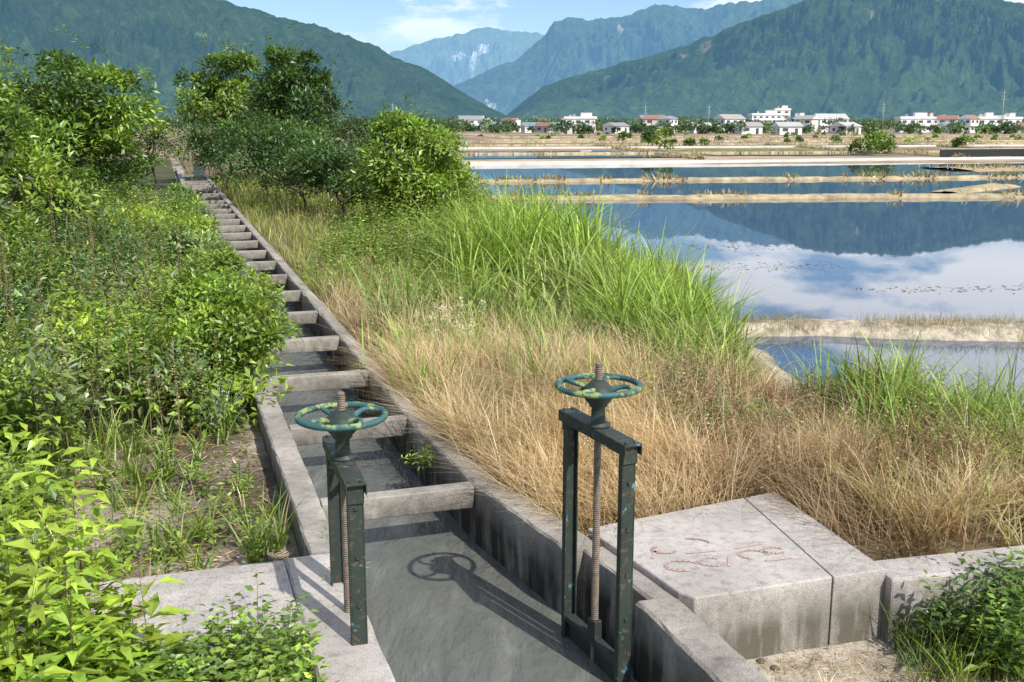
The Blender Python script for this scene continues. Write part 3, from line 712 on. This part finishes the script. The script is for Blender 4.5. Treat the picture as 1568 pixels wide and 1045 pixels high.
bund('concrete_path',[(-12,158),(20,166),(120,190)],1.0,-.65,M_path,.8,-1.3,.02)
for pts in([(-10,128),(30,134),(120,152)],[(-10,180),(40,190),(160,215)],[(-10,210),(40,220),(180,245)],[(20,112),(16,160),(14,200)],[(50,118),(47,150),(45,210)],[(75,128),(72,160),(70,215)],[(-10,240),(60,250),(220,275)],[(-10,290),(60,300),(220,330)]):
    bund('field_bund',pts,.7,-.62,M_bundd,.8,-1.1);bl_.append((pts,1.2,.4))
acc=Acc()
for pts,sp_,hh_ in bl_:
    P_=np.array(pts,float);seg=np.linalg.norm(np.diff(P_,axis=0),axis=1);cum=np.r_[0,np.cumsum(seg)]
    far=P_[0,1]>50;n=int(cum[-1]*(22 if far else 480));s=U(0,cum[-1],n)
    k=fbm(s*.5,s*0,3,19)>.47;s=s[k];n=len(s)
    x=np.interp(s,cum,P_[:,0])+rng.normal(0,.3*sp_,n);y=np.interp(s,cum,P_[:,1])+rng.normal(0,sp_*.6,n)
    z0=-.9
    acc.add(*blades(np.stack([x,y,np.full(n,z0)],-1),U(.5,1.5,n)*hh_+.1,np.full(n,.14 if far else .009),U(0,.5,n),U(0,.6,n),colvar(n,[(.40,.35,.18),(.26,.30,.11),(.5,.4,.24),(.36,.28,.15)],.25)))
p=scat(300,2.6,3.9,11.6,18.8,lambda x,y:.35,False);p[:,2]=np.maximum(p[:,2],-.88);tufts(acc,p,14,.06,.2,.008,STRAW+GREEN,.08,.7,1)
acc.make('bund_grass',M_grass)
b=B();pts=[(48,119),(85,129),(120,138)]
for i in range(2):
    (x0,y0),(x1,y1)=pts[i],pts[i+1];L_=math.hypot(x1-x0,y1-y0);an=math.atan2(y1-y0,x1-x0)
    b.box(((x0+x1)/2,(y0+y1)/2,-.5),(L_/2,.06,.5),an,0);b.box(((x0+x1)/2,(y0+y1)/2,.03),(L_/2,.12,.03),an,1)
b.make('field_retaining_fence',[plain('black_sheet',(.025,.027,.03),.6),M_path])
acc=Acc();n=500
g=rng.integers(0,3,n);x=np.choose(g,[U(4.5,9,n),U(8,13,n),U(5,9,n)]);y=np.choose(g,[27.5+rng.normal(0,.5,n)+.1*x,23.5+rng.normal(0,.3,n)+.08*x,33+rng.normal(0,.6,n)])
th=U(0,6.28,n);d=np.stack([np.cos(th),np.sin(th),0*th],-1)
acc.add(*leaves(np.stack([x,y,np.full(n,-.992)],-1),d,np.tile([0,0,1.],(n,1)),U(.04,.18,n),U(.01,.045,n),colvar(n,BROWN+STRAW[3:],.2),0));acc.make('floating_debris',M_leaf)
# ------------------------------------------------------------ village
wall_cols=[(.80,.79,.76),(.66,.64,.61),(.78,.77,.75),(.52,.47,.41),(.60,.55,.49),(.44,.43,.41)]
WM=[plain('house_wall_%d'%i,c,.85,.2,.12,.4) for i,c in enumerate(wall_cols)]
RM=[plain('roof_%d'%i,c,.6,.4,.15,1) for i,c in enumerate([(.30,.15,.11),(.24,.26,.28),(.18,.24,.31),(.42,.42,.41),(.34,.32,.30)])]
M_win=plain('window_glass',(.07,.08,.095),.2,.6,.1,1)
def house(x,y,w,dp,st,kind,wi,ri,ang):
    b=B();z0=-1.0;H=st*3.0;ca,sa=math.cos(ang),math.sin(ang)
    L=lambda u,v:(x+u*ca-v*sa,y+u*sa+v*ca)
    b.box((x,y,z0+H/2),(w/2,dp/2,H/2),ang,0)
    if kind==0:
        z=z0+H;o=.5;rh=w*.14+.4
        p=[L(-w/2-o,-dp/2-o),L(w/2+o,-dp/2-o),L(w/2+o,dp/2+o),L(-w/2-o,dp/2+o)];r0=L(-w/2-o,0);r1=L(w/2+o,0)
        b.face([(*p[0],z-.1),(*p[1],z-.1),(*r1,z+rh),(*r0,z+rh)],1);b.face([(*p[2],z-.1),(*p[3],z-.1),(*r0,z+rh),(*r1,z+rh)],1)
        b.face([(*p[1],z-.1),(*p[2],z-.1),(*r1,z+rh)],0);b.face([(*p[3],z-.1),(*p[0],z-.1),(*r0,z+rh)],0)
    else:
        b.box((x,y,z0+H+.15),(w/2+.35,dp/2+.35,.15),ang,0)
        for sx,sy,hx,hy in((0,-1,w/2+.3,.1),(0,1,w/2+.3,.1),(-1,0,.1,dp/2+.1),(1,0,.1,dp/2+.1)):
            q=L(sx*(w/2+.2),sy*(dp/2+.2));b.box((*q,z0+H+.65),(hx,hy,.35),ang,0)
        q=L(w*.2,dp*.1);b.box((*q,z0+H+1.5),(w*.18,dp*.2,1.2),ang,0)
        b.box((*q,z0+H+2.8),(w*.2,dp*.23,.1),ang,1)
        q=L(-w*.25,0);b.lathe((*q,z0+H+.3),[(.6,0),(.6,1.5),(.3,1.8)],10,1)
    for f in range(st):
        nw=max(2,int(w/3.2))
        for i in range(nw):
            u=-w/2+w*(i+.5)/nw;q=L(u,-dp/2-.012)
            if f==0 and i==nw//2: b.box((*q,z0+1.1),(.55,.03,1.1),ang,2)
            else: b.box((*q,z0+f*3+1.75),(w/nw*.25,.03,.55),ang,2)
        for i in range(2):
            q=L(-w/2-.012,-dp/4+dp/2*i);b.box((*q,z0+f*3+1.75),(.03,.6,.5),ang,2)
        if f>0: q=L(0,-dp/2-.5);b.box((*q,z0+f*3),(w/2,.49,.08),ang,0)
    b.make('village_house',[WM[wi],RM[ri],M_win])
def qx(u,Y): return (u-784)/1650*Y
specials=[(890,470,12,2,1,0),(1175,640,18,3,1,2),(1200,650,9,4,1,0),(1120,470,11,2,0,0),(1405,470,14,2,1,2),(1275,500,15,2,0,0),(1300,400,8,1,0,1),(1210,380,8,1,0,2),(720,560,12,2,0,0),(750,520,10,1,0,2),(1510,540,10,2,1,1),(1550,500,9,2,1,2),(862,410,8,1,0,2),(1000,520,12,2,0,3),(815,460,8,1,0,0),(945,430,7,1,0,0),(1075,430,7,1,0,2),(1462,450,8,1,0,0),(1150,400,8,1,0,2)]
for (u,Y_,w_,st,kd,wi) in specials: house(qx(u,Y_),Y_,w_,8,st,kd,wi,rng.integers(1,5),rng.uniform(-.4,.6))
for i in range(60):
    u=rng.uniform(705,1750);Y_=rng.uniform(450,700)
    house(qx(u,Y_),Y_,rng.uniform(4.5,9),rng.uniform(5,8),1 if rng.random()<.65 else 2,int(rng.random()<.3),int(rng.integers(0,6)),int(rng.integers(0,5)),rng.uniform(-.8,.9))
acc=Acc();cs=[];rs=[]
for i in range(1700):
    Y_=rng.uniform(392,660);u=rng.uniform(560,2000)
    if fbm(np.array([u*.035]),np.array([Y_*.03]),3,12)[0]<.45: continue
    r=rng.uniform(.9,2.3) if Y_<460 else rng.uniform(1.5,3.4)
    cs.append((qx(u,Y_),Y_,-1+r*rng.uniform(.5,1.3)));rs.append(r)
for i in range(600):
    Y_=rng.uniform(640,1100);u=rng.uniform(200,2400);r=rng.uniform(3,5.5);cs.append((qx(u,Y_),Y_,-1+r*rng.uniform(.6,1.1)));rs.append(r)
crown(acc,cs,rs,70,1.3,.8,[(.06,.11,.055),(.08,.14,.06),(.12,.18,.075)],.25,.9)
cs=[];rs=[]
for (u,Y_,n,H) in((1010,150,7,2.6),(1350,135,8,2.0),(1330,128,4,1.3),(1075,170,3,1.4),(960,220,4,1.4),(1480,170,4,1.2)):
    for k in range(n): cs.append((qx(u,Y_)+rng.normal(0,1.0),Y_+rng.normal(0,1),-.9+rng.uniform(.2,1)*H));rs.append(rng.uniform(.5,.9))
for i in range(80):
    Y_=rng.uniform(200,390);u=rng.uniform(700,1900);cs.append((qx(u,Y_),Y_,-.9+.2));rs.append(rng.uniform(.4,1.0))
crown(acc,cs,rs,110,.5,.28,GD,.25,.8)
acc.make('distant_trees',M_leaf)
M_pole=plain('galvanised_steel',(.32,.33,.34),.5,.4,.1,2)
def pole(u,Y_,H):
    b=B();x=qx(u,Y_);b.lathe((x,Y_,-1),[(.18,0),(.11,H)],8)
    for k in range(3): b.box((x,Y_,H-2.0-k*1.3),(.9,.06,.06))
    for k in range(3):
        for s in(-1,0,1): b.lathe((x+s*.8,Y_,H-1.94-k*1.3),[(.07,0),(.09,.15),(.05,.3)],6)
    b.make('utility_pole',[M_pole])
for u,Y_,H in((1088,480,12),(1357,470,13),(600,480,13),(1541,430,17),(990,480,12)): pole(u,Y_,H)
# ------------------------------------------------------------ mountains
def mountain(name,q,e,Yf,Yr,mat,green,seed,scars=(),sx=420,sy=1300,amp=.42,nq=1300,nt=220):
    qs=np.linspace(min(q),max(q),nq);t=np.concatenate([np.linspace(0,1,nt),np.linspace(1.02,1.35,12)])
    Q,T=np.meshgrid(qs,t,indexing='ij')
    yr=Yr*(1+.05*(fbm(Q*9,Q*0,3,seed)-.5))
    Yy=Yf+(yr-Yf)*T;Xx=Q*Yy
    e0=np.interp(Q,q,e)
    ee=e0+(.010*(fbm(Q*28,Q*0,5,seed+3)-.5)+.003*(fbm(Q*220,Q*0,3,seed+4)-.5))*np.clip(e0/.08,0,1)
    Hr=ee*yr+3.8
    wx=Xx+500*(fbm(Xx/1400,Yy/1400,3,seed+5)-.5)*2
    n1=fbm(wx/sx,Yy/sy,5,seed+7);rid=1-np.abs(2*n1-1)*2.2
    n2=fbm((wx+.3*Yy)/(sx*.33),Yy/(sy*.35),5,seed+9);rid2=1-np.abs(2*n2-1)*2.2
    n3=fbm((wx-.3*Yy)/(sx*.12),Yy/(sy*.12),4,seed+19);rid3=1-np.abs(2*n3-1)*2.2
    up=np.clip(T,0,1)
    s=up**1.3
    hh=Hr*s+Hr*amp*((rid-.55)*.6+(rid2-.55)*.42+(rid3-.55)*.16)*np.clip(4*up*(1-up)+.05,0,1)*.7
    hh=np.minimum(hh,(ee*.985)*Yy+3.8+np.where(T>.9,99,0))
    hh=np.where(T>1,Hr*(1-(T-1)*1.2),hh)
    hh=np.maximum(hh,-2)-1.5
    V=np.stack([Xx,Yy,hh],-1).reshape(-1,3);k=len(t);ii=np.arange(nq*k).reshape(nq,k)
    Fq=np.stack([ii[:-1,:-1],ii[1:,:-1],ii[1:,1:],ii[:-1,1:]],-1).reshape(-1,4)
    v=fbm(Xx/160,Yy/160,4,seed+11)
    Cc=np.array(green[0])*(1-v[...,None])+np.array(green[1])*v[...,None]
    hi=np.clip((1-up)*2.4-1.2,0,1)[...,None]*.6;Cc=Cc*(1-hi)+np.array(green[1])*1.4*hi
    for (sq,st,rq,rt,c) in scars:
        dd=((Q-sq-.15*rq*np.sin(T*60))/rq)**2+((T-st)/rt)**2
        mk=(sstep(np.exp(-dd)*(.15+1.2*fbm(Q*500,T*30,4,seed+13)),.32,.75))[...,None]*.8;Cc=Cc*(1-mk)+np.array(c)*mk
    return mesh_np(name,V,Fq,mat,Cc.reshape(-1,3),True)
G=[(.028,.058,.018),(.07,.112,.028)]
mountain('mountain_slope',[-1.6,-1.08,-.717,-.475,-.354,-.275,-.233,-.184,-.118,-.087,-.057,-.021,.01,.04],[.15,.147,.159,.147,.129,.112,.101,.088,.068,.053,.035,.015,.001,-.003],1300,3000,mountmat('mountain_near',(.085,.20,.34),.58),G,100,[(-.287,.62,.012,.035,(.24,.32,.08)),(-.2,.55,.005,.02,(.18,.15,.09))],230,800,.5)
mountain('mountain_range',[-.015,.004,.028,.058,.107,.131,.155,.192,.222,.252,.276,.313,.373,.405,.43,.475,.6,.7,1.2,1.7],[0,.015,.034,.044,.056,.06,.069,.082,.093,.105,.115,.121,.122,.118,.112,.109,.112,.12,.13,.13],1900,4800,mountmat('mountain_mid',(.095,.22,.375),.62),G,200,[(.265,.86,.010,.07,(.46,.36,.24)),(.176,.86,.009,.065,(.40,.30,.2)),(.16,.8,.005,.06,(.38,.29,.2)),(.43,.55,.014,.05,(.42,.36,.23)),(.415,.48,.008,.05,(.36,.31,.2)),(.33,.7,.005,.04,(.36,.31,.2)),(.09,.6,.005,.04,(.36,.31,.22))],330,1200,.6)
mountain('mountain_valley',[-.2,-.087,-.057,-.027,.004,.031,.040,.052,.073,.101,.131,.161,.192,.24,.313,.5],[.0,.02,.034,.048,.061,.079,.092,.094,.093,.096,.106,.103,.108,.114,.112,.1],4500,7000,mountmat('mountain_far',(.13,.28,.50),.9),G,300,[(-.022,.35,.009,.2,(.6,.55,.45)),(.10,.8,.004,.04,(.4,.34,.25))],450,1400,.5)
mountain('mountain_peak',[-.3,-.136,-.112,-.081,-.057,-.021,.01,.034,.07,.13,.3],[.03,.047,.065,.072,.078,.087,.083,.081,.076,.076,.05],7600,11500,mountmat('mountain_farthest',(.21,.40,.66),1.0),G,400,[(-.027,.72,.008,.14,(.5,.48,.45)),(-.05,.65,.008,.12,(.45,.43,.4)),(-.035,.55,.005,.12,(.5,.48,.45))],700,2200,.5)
# ------------------------------------------------------------ sky + sun
az=(.59,-.80);el=math.radians(45)
S=Vector((az[0]*math.cos(el),az[1]*math.cos(el),math.sin(el))).normalized()
sun=bpy.data.lights.new('sun','SUN');sun.energy=5.0;sun.angle=math.radians(.5);sun.color=(1,.955,.88)
so=bpy.data.objects.new('sun',sun);COL.objects.link(so);so.rotation_euler=S.to_track_quat('Z','Y').to_euler();so.location=(5,-8,12)
w=bpy.data.worlds.new('World');sc.world=w;w.use_nodes=True;nt=w.node_tree
for n in list(nt.nodes): nt.nodes.remove(n)
out=nt.nodes.new('ShaderNodeOutputWorld');bg=nt.nodes.new('ShaderNodeBackground');bg.inputs[1].default_value=.125
sk=nt.nodes.new('ShaderNodeTexSky');sk.sky_type='NISHITA';sk.sun_disc=False;sk.sun_elevation=el;sk.sun_rotation=math.atan2(az[0],az[1])%(2*math.pi)
sk.air_density=1.0;sk.dust_density=.5;sk.ozone_density=2.0
tc=nt.nodes.new('ShaderNodeTexCoord');sx_=nt.nodes.new('ShaderNodeSeparateXYZ');nt.links.new(tc.outputs['Generated'],sx_.inputs[0])
mp=nt.nodes.new('ShaderNodeMapping');mp.inputs['Scale'].default_value=(7,7,22);nt.links.new(tc.outputs['Generated'],mp.inputs[0])
n=noise(nt,1,7,.58,mp.outputs[0])
bk=nt.nodes.new('ShaderNodeMapRange');bk.inputs[1].default_value=.18;bk.inputs[2].default_value=.40;bk.inputs[3].default_value=-.02;bk.inputs[4].default_value=.12;nt.links.new(sx_.outputs[0],bk.inputs[0])
ad=nt.nodes.new('ShaderNodeMath');ad.operation='ADD';nt.links.new(n.outputs[0],ad.inputs[0]);nt.links.new(bk.outputs[0],ad.inputs[1])
r=ramp(nt,[(.49,0),(.60,1)]);nt.links.new(ad.outputs[0],r.inputs[0])
mr=nt.nodes.new('ShaderNodeMapRange');mr.inputs[1].default_value=.06;mr.inputs[2].default_value=.12;nt.links.new(sx_.outputs[2],mr.inputs[0])
mm=nt.nodes.new('ShaderNodeMath');mm.operation='MULTIPLY';nt.links.new(mr.outputs[0],mm.inputs[0]);nt.links.new(r.outputs[0],mm.inputs[1])
skb=mix(nt,1,sk.outputs[0],(.88,1.0,1.18),'MULTIPLY')
c=mix(nt,mm.outputs[0],skb,(10.5,10.7,11.0))
nt.links.new(c,bg.inputs[0]);nt.links.new(bg.outputs[0],out.inputs[0])
# ------------------------------------------------------------ camera
cam=bpy.data.cameras.new('camera');cam.lens=36.73;cam.sensor_width=36;cam.clip_end=40000;cam.clip_start=.05
co=bpy.data.objects.new('camera',cam);COL.objects.link(co);co.location=(0,0,2.8);co.rotation_euler=(math.radians(90-11.74),0,0);sc.camera=co
